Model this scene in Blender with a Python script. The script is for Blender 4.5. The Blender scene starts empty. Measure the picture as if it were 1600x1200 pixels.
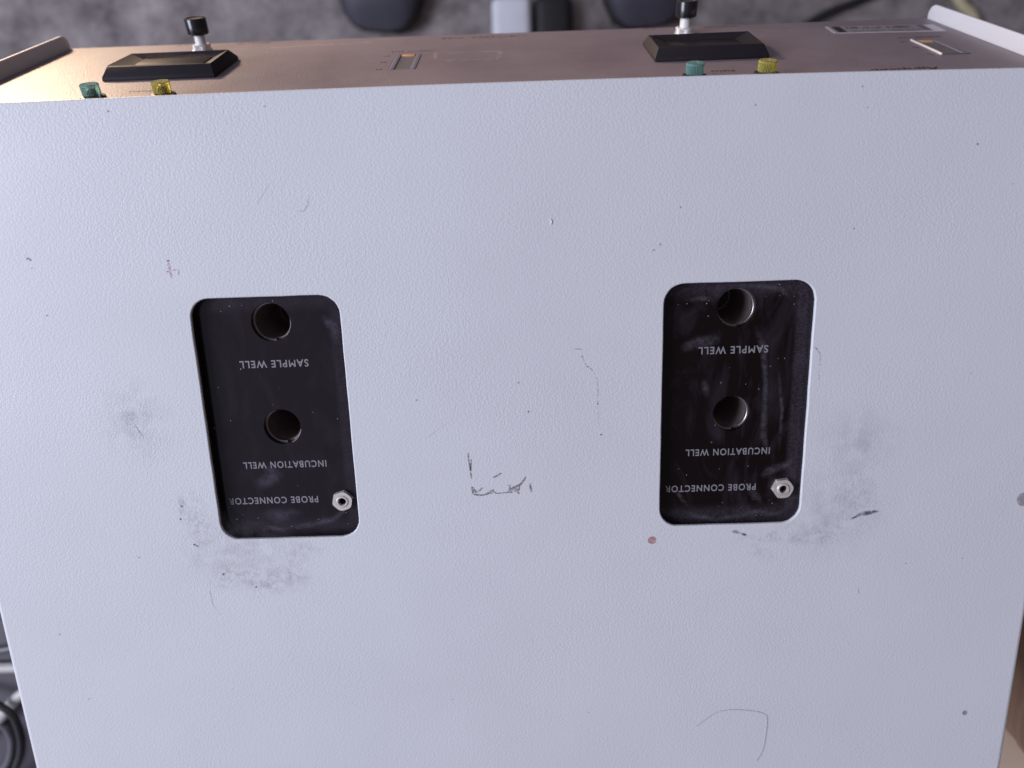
import bpy, bmesh, math, random
from mathutils import Vector, Matrix
random.seed(7)
R = math.radians
sc = bpy.context.scene
C = sc.collection

# ------------------------------------------------------------------ camera
T = 0.88                                    # height of the instrument's top face above the carpet
FPX = 1160.0                                # focal length in photograph pixels (1600 wide)
CAM = Vector((0.00639, 0.0, 0.24986))       # relative to the top face (z = 0 there)
CROT = (Matrix.Rotation(-0.03203, 3, 'Z') @ Matrix.Rotation(0.00385, 3, 'Y') @ Matrix.Rotation(-0.25878, 3, 'X'))
cd = bpy.data.cameras.new('camera'); cam = bpy.data.objects.new('camera', cd); C.objects.link(cam)
cam.matrix_world = Matrix.Translation(CAM + Vector((0, 0, T))) @ CROT.to_4x4()
cd.sensor_fit = 'HORIZONTAL'; cd.sensor_width = 36; cd.lens = FPX / 1600 * 36
cd.clip_start = 0.01; cd.clip_end = 50
cd.dof.use_dof = True; cd.dof.focus_distance = 0.265; cd.dof.aperture_fstop = 7.8
sc.camera = cam
sc.render.resolution_x = 1024; sc.render.resolution_y = 768

# ------------------------------------------------------------------ light
w = bpy.data.worlds.new('World'); sc.world = w; w.use_nodes = True
# the room round the instrument: cool on the window side, dim and brownish on the far side, one smooth ramp
_n, _l = w.node_tree.nodes, w.node_tree.links
bg = _n['Background']; bg.inputs[1].default_value = 0.38
_tc = _n.new('ShaderNodeTexCoord'); _sx = _n.new('ShaderNodeSeparateXYZ'); _mr = _n.new('ShaderNodeMapRange'); _mx = _n.new('ShaderNodeMix'); _mx.data_type = 'RGBA'
_l.new(_tc.outputs['Generated'], _sx.inputs[0]); _l.new(_sx.outputs[0], _mr.inputs[0])
_mr.interpolation_type = 'SMOOTHSTEP'; _mr.inputs[1].default_value = -0.55; _mr.inputs[2].default_value = 0.40
_mx.inputs[6].default_value = (1.08, 1.14, 1.45, 1); _mx.inputs[7].default_value = (0.30, 0.24, 0.25, 1)
_l.new(_mr.outputs[0], _mx.inputs[0]); _l.new(_mx.outputs[2], bg.inputs[0])
def area(name, loc, target, size, size_y, power, col):
    l = bpy.data.lights.new(name, 'AREA'); l.shape = 'RECTANGLE'; l.size = size; l.size_y = size_y
    l.energy = power; l.color = col
    o = bpy.data.objects.new(name, l); C.objects.link(o)
    o.location = Vector(loc) + Vector((0, 0, T))
    o.rotation_euler = (Vector(target) - Vector(loc)).to_track_quat('-Z', 'Y').to_euler()
    return o
area('window_light', (-1.80, 0.05, 1.22), (0, -0.05, 0), 1.05, 1.05, 52, (0.83, 0.865, 1.03))
sl = bpy.data.lights.new('warm_fill_spot', 'SPOT'); sl.energy = 42; sl.color = (1.0, 0.73, 0.50); sl.spot_size = R(31); sl.spot_blend = 1.0; sl.shadow_soft_size = 0.06  # added spot: warms the panel's left in place of a reflected floor glow
so = bpy.data.objects.new('warm_fill_spot', sl); C.objects.link(so); so.location = Vector((-0.62, 0.66, -0.46 + T))
so.rotation_euler = (Vector((-0.085, 0.05, -0.06)) - Vector((-0.62, 0.66, -0.46))).to_track_quat('-Z', 'Y').to_euler()
sc.view_settings.view_transform = 'Standard'; sc.view_settings.look = 'None'
sc.view_settings.gamma = 1; sc.view_settings.exposure = 0

# ------------------------------------------------------------------ pixel helpers (photo pixel -> point on a plane)
def ray(u, v): return CROT @ Vector(((u - 800) / FPX, -(v - 600) / FPX, -1))
def at_z(u, v, z=0.0):
    d = ray(u, v); t = (z - CAM.z) / d.z
    return CAM + d * t
K = 0.376
P0 = Vector((0, 0.0244, 0)); DV = Vector((0, K, -1)).normalized(); DN = Vector((0, 1, K)).normalized()
PANEL = Matrix(((1, DV.x, DN.x, P0.x), (0, DV.y, DN.y, P0.y), (0, DV.z, DN.z, P0.z), (0, 0, 0, 1)))

# ------------------------------------------------------------------ materials
def new_mat(name):
    m = bpy.data.materials.new(name); m.use_nodes = True
    nt = m.node_tree; return m, nt, nt.nodes, nt.links, nt.nodes['Principled BSDF']
def plain(name, col, rough=0.5, metal=0.0, var=0.08, scale=60, bump=0.0, bscale=400, spec=0.5, trans=0.0):
    m, nt, N, L, B = new_mat(name)
    B.inputs['Roughness'].default_value = rough; B.inputs['Metallic'].default_value = metal
    B.inputs['Specular IOR Level'].default_value = spec
    B.inputs['Transmission Weight'].default_value = trans
    geo = N.new('ShaderNodeNewGeometry')
    n = N.new('ShaderNodeTexNoise'); n.inputs['Scale'].default_value = scale; n.inputs['Detail'].default_value = 5
    L.new(geo.outputs['Position'], n.inputs['Vector'])
    mx = N.new('ShaderNodeMix'); mx.data_type = 'RGBA'
    mx.inputs[6].default_value = tuple(c * (1 - var) for c in col) + (1,)
    mx.inputs[7].default_value = tuple(min(1, c * (1 + var)) for c in col) + (1,)
    L.new(n.outputs['Fac'], mx.inputs[0]); L.new(mx.outputs[2], B.inputs['Base Color'])
    if bump:
        n2 = N.new('ShaderNodeTexNoise'); n2.inputs['Scale'].default_value = bscale; n2.inputs['Detail'].default_value = 3
        L.new(geo.outputs['Position'], n2.inputs['Vector'])
        b = N.new('ShaderNodeBump'); b.inputs['Distance'].default_value = bump; b.inputs['Strength'].default_value = 1
        L.new(n2.outputs['Fac'], b.inputs['Height']); L.new(b.outputs['Normal'], B.inputs['Normal'])
    return m
def relief(N, L, geo, big=1250, dist=0.000046, fine=2800):
    """orange-peel powder coat: rounded pebbles plus finer grain, tied to position so it runs on under ink and dirt"""
    warp = N.new('ShaderNodeTexNoise'); warp.inputs['Scale'].default_value = 300
    L.new(geo.outputs['Position'], warp.inputs['Vector'])
    a = N.new('ShaderNodeTexNoise'); a.inputs['Scale'].default_value = big; a.inputs['Detail'].default_value = 1.5; a.inputs['Distortion'].default_value = 0.6
    L.new(geo.outputs['Position'], a.inputs['Vector'])
    r = N.new('ShaderNodeMapRange'); r.interpolation_type = 'SMOOTHSTEP'
    r.inputs[1].default_value = 0.32; r.inputs[2].default_value = 0.66
    L.new(a.outputs['Fac'], r.inputs[0])
    c = N.new('ShaderNodeTexNoise'); c.inputs['Scale'].default_value = fine; c.inputs['Detail'].default_value = 2
    L.new(geo.outputs['Position'], c.inputs['Vector'])
    ma = N.new('ShaderNodeMath'); ma.operation = 'MULTIPLY_ADD'; ma.inputs[1].default_value = 0.6
    L.new(c.outputs['Fac'], ma.inputs[0]); L.new(r.outputs[0], ma.inputs[2])
    b = N.new('ShaderNodeBump'); b.inputs['Distance'].default_value = dist; b.inputs['Strength'].default_value = 1
    L.new(ma.outputs[0], b.inputs['Height'])
    wv = N.new('ShaderNodeTexNoise'); wv.inputs['Scale'].default_value = 22; wv.inputs['Detail'].default_value = 4   # rubbed and thick patches
    L.new(geo.outputs['Position'], wv.inputs['Vector'])
    wr = N.new('ShaderNodeMapRange'); wr.inputs[1].default_value = 0.30; wr.inputs[2].default_value = 0.70; wr.inputs[3].default_value = 0.45; wr.inputs[4].default_value = 1.0
    L.new(wv.outputs['Fac'], wr.inputs[0]); L.new(wr.outputs[0], b.inputs['Strength'])
    return b
def coat(name, col, col2, rough, big, dist, fine, streak=None):
    m, nt, N, L, B = new_mat(name)
    geo = N.new('ShaderNodeNewGeometry')
    n = N.new('ShaderNodeTexNoise'); n.inputs['Scale'].default_value = 14; n.inputs['Detail'].default_value = 7; n.inputs['Roughness'].default_value = 0.65
    L.new(geo.outputs['Position'], n.inputs['Vector'])
    mr = N.new('ShaderNodeMapRange'); mr.inputs[1].default_value = 0.35; mr.inputs[2].default_value = 0.72
    L.new(n.outputs['Fac'], mr.inputs[0])
    mx = N.new('ShaderNodeMix'); mx.data_type = 'RGBA'; mx.inputs[6].default_value = (*col, 1); mx.inputs[7].default_value = (*col2, 1)
    L.new(mr.outputs[0], mx.inputs[0])
    # sparse dark specks of grime caught in the texture
    sp = N.new('ShaderNodeTexNoise'); sp.inputs['Scale'].default_value = 330; sp.inputs['Detail'].default_value = 0
    L.new(geo.outputs['Position'], sp.inputs['Vector'])
    sr = N.new('ShaderNodeMapRange'); sr.inputs[1].default_value = 0.93; sr.inputs[2].default_value = 0.96
    L.new(sp.outputs['Fac'], sr.inputs[0])
    mx2 = N.new('ShaderNodeMix'); mx2.data_type = 'RGBA'; mx2.inputs[7].default_value = (0.16, 0.15, 0.15, 1)
    L.new(sr.outputs[0], mx2.inputs[0]); L.new(mx.outputs[2], mx2.inputs[6]); L.new(mx2.outputs[2], B.inputs['Base Color'])
    gr = N.new('ShaderNodeTexNoise'); gr.inputs['Scale'].default_value = 9; gr.inputs['Detail'].default_value = 6; gr.inputs['Distortion'].default_value = 0.8
    L.new(geo.outputs['Position'], gr.inputs['Vector'])
    rm = N.new('ShaderNodeMapRange'); rm.inputs[1].default_value = 0.3; rm.inputs[2].default_value = 0.7; rm.inputs[3].default_value = rough - 0.08; rm.inputs[4].default_value = rough + 0.14
    L.new(gr.outputs['Fac'], rm.inputs[0]); L.new(rm.outputs[0], B.inputs['Roughness'])
    L.new(relief(N, L, geo, big, dist, fine).outputs['Normal'], B.inputs['Normal'])
    return m
def stain(name, col, lo, hi, scale, strength, edge=0.9, stretch=(1, 1, 1), detail=5):
    """ink or grime on the coat: patchy, fading at the rim of its patch; UV runs -1..1 over the patch"""
    m, nt, N, L, B = new_mat(name)
    geo = N.new('ShaderNodeNewGeometry'); uv = N.new('ShaderNodeUVMap')
    B.inputs['Base Color'].default_value = (*col, 1); B.inputs['Roughness'].default_value = 0.6
    L.new(relief(N, L, geo).outputs['Normal'], B.inputs['Normal'])
    mp = N.new('ShaderNodeMapping'); mp.inputs['Scale'].default_value = stretch
    L.new(geo.outputs['Position'], mp.inputs['Vector'])
    n = N.new('ShaderNodeTexNoise'); n.inputs['Scale'].default_value = scale; n.inputs['Detail'].default_value = detail; n.inputs['Roughness'].default_value = 0.7
    L.new(mp.outputs[0], n.inputs['Vector'])
    r = N.new('ShaderNodeMapRange'); r.inputs[1].default_value = lo; r.inputs[2].default_value = hi; L.new(n.outputs['Fac'], r.inputs[0])
    ln = N.new('ShaderNodeVectorMath'); ln.operation = 'LENGTH'; L.new(uv.outputs[0], ln.inputs[0])
    e = N.new('ShaderNodeMapRange'); e.interpolation_type = 'SMOOTHSTEP'
    e.inputs[1].default_value = 1.0; e.inputs[2].default_value = 1 - edge; L.new(ln.outputs['Value'], e.inputs[0])
    a = N.new('ShaderNodeMath'); a.operation = 'MULTIPLY'; L.new(r.outputs[0], a.inputs[0]); L.new(e.outputs[0], a.inputs[1])
    s = N.new('ShaderNodeMath'); s.operation = 'MULTIPLY'; s.inputs[1].default_value = strength; L.new(a.outputs[0], s.inputs[0])
    L.new(s.outputs[0], B.inputs['Alpha'])
    return m

M = {}
M['coat'] = coat('cream_powder_coat', (0.66, 0.66, 0.68), (0.625, 0.622, 0.645), 0.50, 1250, 0.000046, 2800)
M['panel'] = coat('beige_panel_paint', (0.25, 0.203, 0.228), (0.155, 0.125, 0.146), 0.46, 1300, 0.00005, 3000)
M['chassis'] = plain('dark_chassis_metal', (0.03, 0.03, 0.032), 0.6)
M['bezel'] = plain('black_moulded_plastic', (0.017, 0.013, 0.018), 0.66, bump=0.00008, bscale=2200, spec=0.25)
M['window'] = plain('smoked_display_window', (0.012, 0.008, 0.010), 0.35, spec=0.3)
M['cap'] = plain('black_glossy_cap', (0.012, 0.011, 0.014), 0.18)
M['captop'] = plain('worn_cap_top', (0.06, 0.045, 0.045), 0.45)
M['shaft'] = plain('white_shaft_plastic', (0.75, 0.74, 0.72), 0.35)
M['nickel'] = plain('nickel_plate', (0.80, 0.74, 0.69), 0.32, 0.55, 0.12, 500)
M['knurl'] = plain('knurled_nickel', (0.80, 0.77, 0.75), 0.38, 0.7)
M['well'] = plain('bronze_anodised_tube', (0.33, 0.26, 0.255), 0.36, 0.7, 0.15, 900)
M['wellrim'] = plain('worn_tube_rim', (0.38, 0.34, 0.335), 0.36, 0.9)
M['wellfloor'] = plain('well_floor', (0.02, 0.016, 0.016), 0.6)
M['black'] = plain('black_rubber', (0.015, 0.014, 0.016), 0.5)
M['rail'] = plain('grey_switch_plastic', (0.17, 0.165, 0.21), 0.45)
M['slider'] = plain('ribbed_grey_slider', (0.17, 0.15, 0.15), 0.5)
M['tan'] = plain('tan_plastic_tab', (0.62, 0.34, 0.16), 0.5)
M['alu'] = plain('bright_switch_edge', (0.80, 0.78, 0.78), 0.30, 0.3)
M['ink'] = plain('black_print', (0.035, 0.03, 0.032), 0.6)
M['print'] = plain('grey_white_print', (0.235, 0.22, 0.24), 0.6, var=0.3, scale=700)
M['sticker'] = plain('silver_label_film', (0.30, 0.27, 0.31), 0.32, 0.2)
M['stickeredge'] = plain('label_edge', (0.50, 0.47, 0.50), 0.4)
M['greyblock'] = plain('grey_print', (0.12, 0.11, 0.13), 0.5)
M['speck'] = plain('dust_speck', (0.32, 0.30, 0.31), 0.9)
M['hair'] = plain('hair_fibre', (0.34, 0.33, 0.37), 0.6)
def lens_mat(name, col):
    m, nt, N, L, B = new_mat(name)
    B.inputs['Base Color'].default_value = (*col, 1); B.inputs['Roughness'].default_value = 0.12
    B.inputs['Transmission Weight'].default_value = 0.72; B.inputs['IOR'].default_value = 1.49
    B.inputs['Subsurface Weight'].default_value = 0.15; B.inputs['Subsurface Radius'].default_value = (0.002, 0.002, 0.002)
    return m
M['green'] = lens_mat('green_lamp_lens', (0.34, 0.68, 0.64))
M['yellow'] = lens_mat('yellow_lamp_lens', (0.84, 0.77, 0.20))

def plate_mat(name, dust, smear, base):
    m, nt, N, L, B = new_mat(name)
    geo = N.new('ShaderNodeNewGeometry'); uv = N.new('ShaderNodeUVMap')
    n = N.new('ShaderNodeTexNoise'); n.inputs['Scale'].default_value = 38; n.inputs['Detail'].default_value = 7; n.inputs['Roughness'].default_value = 0.62; n.inputs['Distortion'].default_value = 2.2
    pm = N.new('ShaderNodeMapping'); pm.inputs['Scale'].default_value = (1.5, 0.6, 1); pm.inputs['Rotation'].default_value = (0, 0, 0.35); L.new(geo.outputs['Position'], pm.inputs['Vector']); L.new(pm.outputs[0], n.inputs['Vector'])
    r = N.new('ShaderNodeMapRange'); r.inputs[1].default_value = 0.48; r.inputs[2].default_value = 0.85; L.new(n.outputs['Fac'], r.inputs[0])
    # dust left along the border where a cloth does not reach (UV -1..1 across the opening)
    sx = N.new('ShaderNodeSeparateXYZ'); L.new(uv.outputs[0], sx.inputs[0])
    ex = N.new('ShaderNodeMapRange'); ex.interpolation_type = 'SMOOTHSTEP'; ex.inputs[1].default_value = 0.78; ex.inputs[2].default_value = 0.86; L.new(sx.outputs[0], ex.inputs[0])
    ay = N.new('ShaderNodeMath'); ay.operation = 'ABSOLUTE'; L.new(sx.outputs[1], ay.inputs[0])
    ey = N.new('ShaderNodeMapRange'); ey.interpolation_type = 'SMOOTHSTEP'; ey.inputs[1].default_value = 0.84; ey.inputs[2].default_value = 0.95; L.new(ay.outputs[0], ey.inputs[0])
    mxo = N.new('ShaderNodeMath'); mxo.operation = 'MAXIMUM'; L.new(ex.outputs[0], mxo.inputs[0]); L.new(ey.outputs[0], mxo.inputs[1])
    mxx = N.new('ShaderNodeMath'); mxx.operation = 'MULTIPLY'; mxx.inputs[1].default_value = dust; L.new(mxo.outputs[0], mxx.inputs[0])
    f = N.new('ShaderNodeTexNoise'); f.inputs['Scale'].default_value = 1600; f.inputs['Detail'].default_value = 2; L.new(geo.outputs['Position'], f.inputs['Vector'])
    fr = N.new('ShaderNodeMapRange'); fr.inputs[1].default_value = 0.10; fr.inputs[2].default_value = 0.80; L.new(f.outputs['Fac'], fr.inputs[0])
    ad = N.new('ShaderNodeMath'); ad.operation = 'MULTIPLY'; L.new(mxx.outputs[0], ad.inputs[0]); L.new(fr.outputs[0], ad.inputs[1])
    sm = N.new('ShaderNodeMath'); sm.operation = 'MULTIPLY_ADD'; sm.inputs[1].default_value = smear; L.new(r.outputs[0], sm.inputs[0]); L.new(ad.outputs[0], sm.inputs[2])
    mx = N.new('ShaderNodeMix'); mx.data_type = 'RGBA'; mx.inputs[6].default_value = base; mx.inputs[7].default_value = (0.065, 0.052, 0.070, 1)
    B.inputs['Specular IOR Level'].default_value = 0.25
    L.new(sm.outputs[0], mx.inputs[0]); L.new(mx.outputs[2], B.inputs['Base Color'])
    rr = N.new('ShaderNodeMapRange'); rr.inputs[3].default_value = 0.11; rr.inputs[4].default_value = 0.50; L.new(sm.outputs[0], rr.inputs[0]); L.new(rr.outputs[0], B.inputs['Roughness'])
    return m
M['plate'] = plate_mat('black_plate_bright_reflection', 0.35, 0.22, (0.013, 0.009, 0.012, 1))  # paler base colour carries the bright room this plate reflects
M['plate2'] = plate_mat('black_plate_wiped_dark_reflection', 0.65, 0.50, (0.0060, 0.0032, 0.0036, 1))  # darker base colour carries a dim reflection; dust and smears are real dirt

def carpet_mat():
    m, nt, N, L, B = new_mat('grey_carpet')
    geo = N.new('ShaderNodeNewGeometry')
    a = N.new('ShaderNodeTexNoise'); a.inputs['Scale'].default_value = 17; a.inputs['Detail'].default_value = 7; a.inputs['Roughness'].default_value = 0.72
    L.new(geo.outputs['Position'], a.inputs['Vector'])
    r = N.new('ShaderNodeMapRange'); r.inputs[1].default_value = 0.30; r.inputs[2].default_value = 0.72; L.new(a.outputs['Fac'], r.inputs[0])
    mx = N.new('ShaderNodeMix'); mx.data_type = 'RGBA'; mx.inputs[6].default_value = (0.085, 0.072, 0.072, 1); mx.inputs[7].default_value = (0.45, 0.40, 0.395, 1)
    L.new(r.outputs[0], mx.inputs[0]); L.new(mx.outputs[2], B.inputs['Base Color']); B.inputs['Roughness'].default_value = 0.95
    n2 = N.new('ShaderNodeTexNoise'); n2.inputs['Scale'].default_value = 350; L.new(geo.outputs['Position'], n2.inputs['Vector'])
    b = N.new('ShaderNodeBump'); b.inputs['Distance'].default_value = 0.003; L.new(n2.outputs['Fac'], b.inputs['Height']); L.new(b.outputs['Normal'], B.inputs['Normal'])
    return m
M['carpet'] = carpet_mat()
def wood_mat():
    m, nt, N, L, B = new_mat('tan_wood_laminate')
    geo = N.new('ShaderNodeNewGeometry'); mp = N.new('ShaderNodeMapping'); mp.inputs['Scale'].default_value = (4, 60, 4)
    L.new(geo.outputs['Position'], mp.inputs['Vector'])
    n = N.new('ShaderNodeTexNoise'); n.inputs['Scale'].default_value = 3; n.inputs['Detail'].default_value = 6; L.new(mp.outputs[0], n.inputs['Vector'])
    mx = N.new('ShaderNodeMix'); mx.data_type = 'RGBA'; mx.inputs[6].default_value = (0.54, 0.40, 0.29, 1); mx.inputs[7].default_value = (0.68, 0.52, 0.40, 1)
    L.new(n.outputs['Fac'], mx.inputs[0]); L.new(mx.outputs[2], B.inputs['Base Color']); B.inputs['Roughness'].default_value = 0.5
    return m
M['wood'] = wood_mat()
M['card'] = plain('brown_cardboard', (0.22, 0.135, 0.085), 0.85, var=0.15, scale=90)
M['tray'] = plain('charcoal_plastic', (0.09, 0.08, 0.095), 0.5)
M['whitecable'] = plain('white_cable_sheath', (0.46, 0.45, 0.43), 0.4)
M['greycable'] = plain('grey_cable_sheath', (0.10, 0.095, 0.11), 0.4)
M['yellowcable'] = plain('ivory_cable_sheath', (0.55, 0.48, 0.30), 0.5)
M['shoe'] = plain('slate_shoe_leather', (0.055, 0.052, 0.072), 0.5, var=0.25, scale=40)
M['sole'] = plain('black_shoe_sole', (0.012, 0.011, 0.012), 0.7)
M['lace'] = plain('dark_lace', (0.04, 0.04, 0.05), 0.8)
M['whiteplastic'] = plain('white_plastic', (0.72, 0.74, 0.80), 0.3)
M['blackplastic'] = plain('black_plastic', (0.010, 0.009, 0.010), 0.6)

# ------------------------------------------------------------------ mesh helpers
BASE = Vector((0, 0, 0))       # current thing's origin in instrument coordinates (z = 0 at the top face)
FLATZ = False
def shade(me, ang=40):
    for p in me.polygons: p.use_smooth = True
    me.set_sharp_from_angle(angle=R(ang))
    if FLATZ:
        for p in me.polygons:
            if abs(p.normal.z) > 0.9995: p.use_smooth = False
def obj(name, bm, mat, parent=None, mtx=None, ang=40, flat=False):
    if mtx is not None: bm.transform(mtx)
    off = BASE if parent is not None else Vector((0, 0, -T))
    bmesh.ops.translate(bm, verts=bm.verts, vec=-off)
    bmesh.ops.recalc_face_normals(bm, faces=bm.faces)
    me = bpy.data.meshes.new(name); bm.to_mesh(me); bm.free()
    for mm in (mat if isinstance(mat, (list, tuple)) else [mat]): me.materials.append(mm)
    if not flat: shade(me, ang)
    o = bpy.data.objects.new(name, me); C.objects.link(o)
    if parent is not None: o.parent = parent
    return o
def thing(name, base, label, cat, group=None):
    global BASE
    BASE = Vector(base)
    o = bpy.data.objects.new(name, None); C.objects.link(o); o.location = Vector(base) + Vector((0, 0, T)); o.empty_display_size = 0.02
    tag(o, label, cat, group); return o
def tag(o, label, cat, group=None):
    o['label'] = label; o['category'] = cat
    if group: o['group'] = group
    return o
def box(bm, x0, x1, y0, y1, z0, z1, bev=0.0, seg=2):
    r = bmesh.ops.create_cube(bm, size=1)
    vs = r['verts']
    for v in vs: v.co = Vector((x0 + (v.co.x + .5) * (x1 - x0), y0 + (v.co.y + .5) * (y1 - y0), z0 + (v.co.z + .5) * (z1 - z0)))
    if bev:
        es = list({e for v in vs for e in v.link_edges})
        bmesh.ops.bevel(bm, geom=es, offset=bev, segments=seg, affect='EDGES', profile=0.5)
    return bm
def nbox(*a, **k): return box(bmesh.new(), *a, **k)
def lathe(bm, prof, seg=32, cx=0, cy=0, a0=0, a1=None, jitter=None):
    """prof: (r, z) pairs; axis +Z at (cx, cy)"""
    full = a1 is None
    n = seg if full else seg + 1
    rows = []
    for r, z in prof:
        row = []
        for i in range(n):
            a = a0 + (2 * math.pi if full else (a1 - a0)) * i / seg
            rr = r + (jitter(i, z) if jitter else 0)
            row.append(bm.verts.new((cx + rr * math.cos(a), cy + rr * math.sin(a), z)))
        rows.append(row)
    for A, B_ in zip(rows, rows[1:]):
        for i in range(seg):
            j = (i + 1) % n
            bm.faces.new((A[i], A[j], B_[j], B_[i]))
    bmesh.ops.remove_doubles(bm, verts=bm.verts, dist=1e-7)
    return bm
def rrect(x0, x1, y0, y1, r, n=8):
    pts = []
    for cx, cy, a in ((x1 - r, y1 - r, 0), (x0 + r, y1 - r, 90), (x0 + r, y0 + r, 180), (x1 - r, y0 + r, 270)):
        for i in range(n + 1):
            t = R(a + 90 * i / n); pts.append((cx + r * math.cos(t), cy + r * math.sin(t)))
    return pts
def circle(cx, cy, r, n=40): return [(cx + r * math.cos(2 * math.pi * i / n), cy + r * math.sin(2 * math.pi * i / n)) for i in range(n)]
def sheet(loops, ztop, thick, bev=0.0, bm=None):
    """flat plate with holes: first loop outer, the others holes"""
    bm = bm or bmesh.new(); es = []
    for lp in loops:
        vs = [bm.verts.new((x, y, ztop)) for x, y in lp]
        es += [bm.edges.new((vs[i], vs[(i + 1) % len(vs)])) for i in range(len(vs))]
    g = bmesh.ops.triangle_fill(bm, use_beauty=True, use_dissolve=False, edges=es)
    fs = [f for f in g['geom'] if isinstance(f, bmesh.types.BMFace)]
    bmesh.ops.recalc_face_normals(bm, faces=fs)
    if fs[0].normal.z < 0: bmesh.ops.reverse_faces(bm, faces=fs)
    if thick:
        ex = bmesh.ops.extrude_face_region(bm, geom=fs, use_keep_orig=True)
        bmesh.ops.translate(bm, verts=[v for v in ex['geom'] if isinstance(v, bmesh.types.BMVert)], vec=(0, 0, -thick))
        if bev: bevel_sharp(bm, bev)
    return bm
def bevel_sharp(bm, off, seg=2, ang=55):
    bmesh.ops.recalc_face_normals(bm, faces=bm.faces)
    es = [e for e in bm.edges if len(e.link_faces) == 2 and e.calc_face_angle(0) > R(ang)]
    bmesh.ops.bevel(bm, geom=es, offset=off, segments=seg, affect='EDGES', profile=0.5, clamp_overlap=True)
def tube(pts, r, seg=10, smooth=6):
    P = [Vector(p) for p in pts]
    Q = []
    for i in range(len(P) - 1):
        p0 = P[max(i - 1, 0)]; p1 = P[i]; p2 = P[i + 1]; p3 = P[min(i + 2, len(P) - 1)]
        for k in range(smooth):
            t = k / smooth
            Q.append(0.5 * ((2 * p1) + (p2 - p0) * t + (2 * p0 - 5 * p1 + 4 * p2 - p3) * t * t + (3 * p1 - p0 - 3 * p2 + p3) * t ** 3))
    Q.append(P[-1])
    bm = bmesh.new(); rows = []
    for i, q in enumerate(Q):
        d = (Q[min(i + 1, len(Q) - 1)] - Q[max(i - 1, 0)]).normalized()
        u = d.cross(Vector((0, 0, 1))); u = u.normalized() if u.length > 1e-4 else Vector((1, 0, 0))
        v = u.cross(d)
        rows.append([bm.verts.new(q + (u * math.cos(2 * math.pi * k / seg) + v * math.sin(2 * math.pi * k / seg)) * r) for k in range(seg)])
    for A, B_ in zip(rows, rows[1:]):
        for k in range(seg): bm.faces.new((A[k], A[(k + 1) % seg], B_[(k + 1) % seg], B_[k]))
    bm.faces.new(rows[0]); bm.faces.new(rows[-1][::-1])
    return bm
def text_bm(s, x0, x1, y0, y1, z, shear=0.0, bold=0.0):
    """lettering read from the +Y side (turned half round): fills x0..x1, y0..y1"""
    cu = bpy.data.curves.new('t', 'FONT'); cu.body = s; cu.size = 1; cu.shear = shear; cu.offset = bold; cu.space_character = 1.2
    ob = bpy.data.objects.new('t', cu); C.objects.link(ob)
    dg = bpy.context.evaluated_depsgraph_get()
    me = bpy.data.meshes.new_from_object(ob.evaluated_get(dg))
    bpy.data.objects.remove(ob); bpy.data.curves.remove(cu)
    bm = bmesh.new(); bm.from_mesh(me); bpy.data.meshes.remove(me)
    xs = [v.co.x for v in bm.verts]; ys = [v.co.y for v in bm.verts]
    a, b, c, d = min(xs), max(xs), min(ys), max(ys)
    for v in bm.verts:
        fx = (v.co.x - a) / (b - a); fy = (v.co.y - c) / (d - c)
        v.co = Vector((x1 - fx * (x1 - x0), y1 - fy * (y1 - y0), z))
    return bm
def strokes_bm(x0, x1, y, h, n, z, gapat=()):
    """print too small to read: a row of short strokes of uneven length"""
    bm = bmesh.new(); wd = (x1 - x0) / n
    for i in range(n):
        if i in gapat: continue
        a = x0 + i * wd; l = wd * random.uniform(0.5, 0.85)
        hh = h * random.uniform(0.75, 1.0)
        for kk in range(random.choice((1, 2, 2))):
            yy = y + (kk - 0.5) * hh * 0.5
            vs = [bm.verts.new(p) for p in ((a, yy - hh * .2, z), (a + l, yy - hh * .2, z), (a + l, yy + hh * .2, z), (a, yy + hh * .2, z))]
            bm.faces.new(vs)
    return bm

# ================================================================== THE SETTING
def struct(o): o['kind'] = 'structure'; return o
bm = bmesh.new(); vs = [bm.verts.new(p) for p in ((-4, -4, -T), (4, -4, -T), (4, 4, -T), (-4, 4, -T))]; bm.faces.new(vs)
struct(obj('floor', bm, M['carpet']))
ZT = -0.128                                                # table top
t = thing('table', (0.1, -0.32, -T), 'tan wooden table carrying the white instrument', 'table')
obj('table_top', nbox(-0.75, 0.95, -0.70, 0.058, ZT - 0.026, ZT, 0.003), M['wood'], t)
for sx in (-0.70, 0.88):
    for sy in (-0.66, -0.02):
        obj('leg', nbox(sx - .025, sx + .025, sy - .025, sy + .025, -T, ZT - 0.027, 0.003), M['blackplastic'], t)
    obj('side_rail', nbox(sx - .012, sx + .012, -0.633, -0.047, ZT - 0.090, ZT - 0.028, 0.002), M['blackplastic'], t)

# ================================================================== THE INSTRUMENT
RB = (0, -0.11, ZT)
inst = thing('laboratory_instrument', RB, 'white powder coated two channel instrument with beige sloping front and black well plates', 'instrument')
W2 = 0.195; TH = 0.0015; YF = 0.0313; YR = -0.275
OX = (-0.0799, 0.0811); OW = 0.0510; OY1 = -0.0330; OY0 = -0.1215; ORAD = 0.0068

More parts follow.
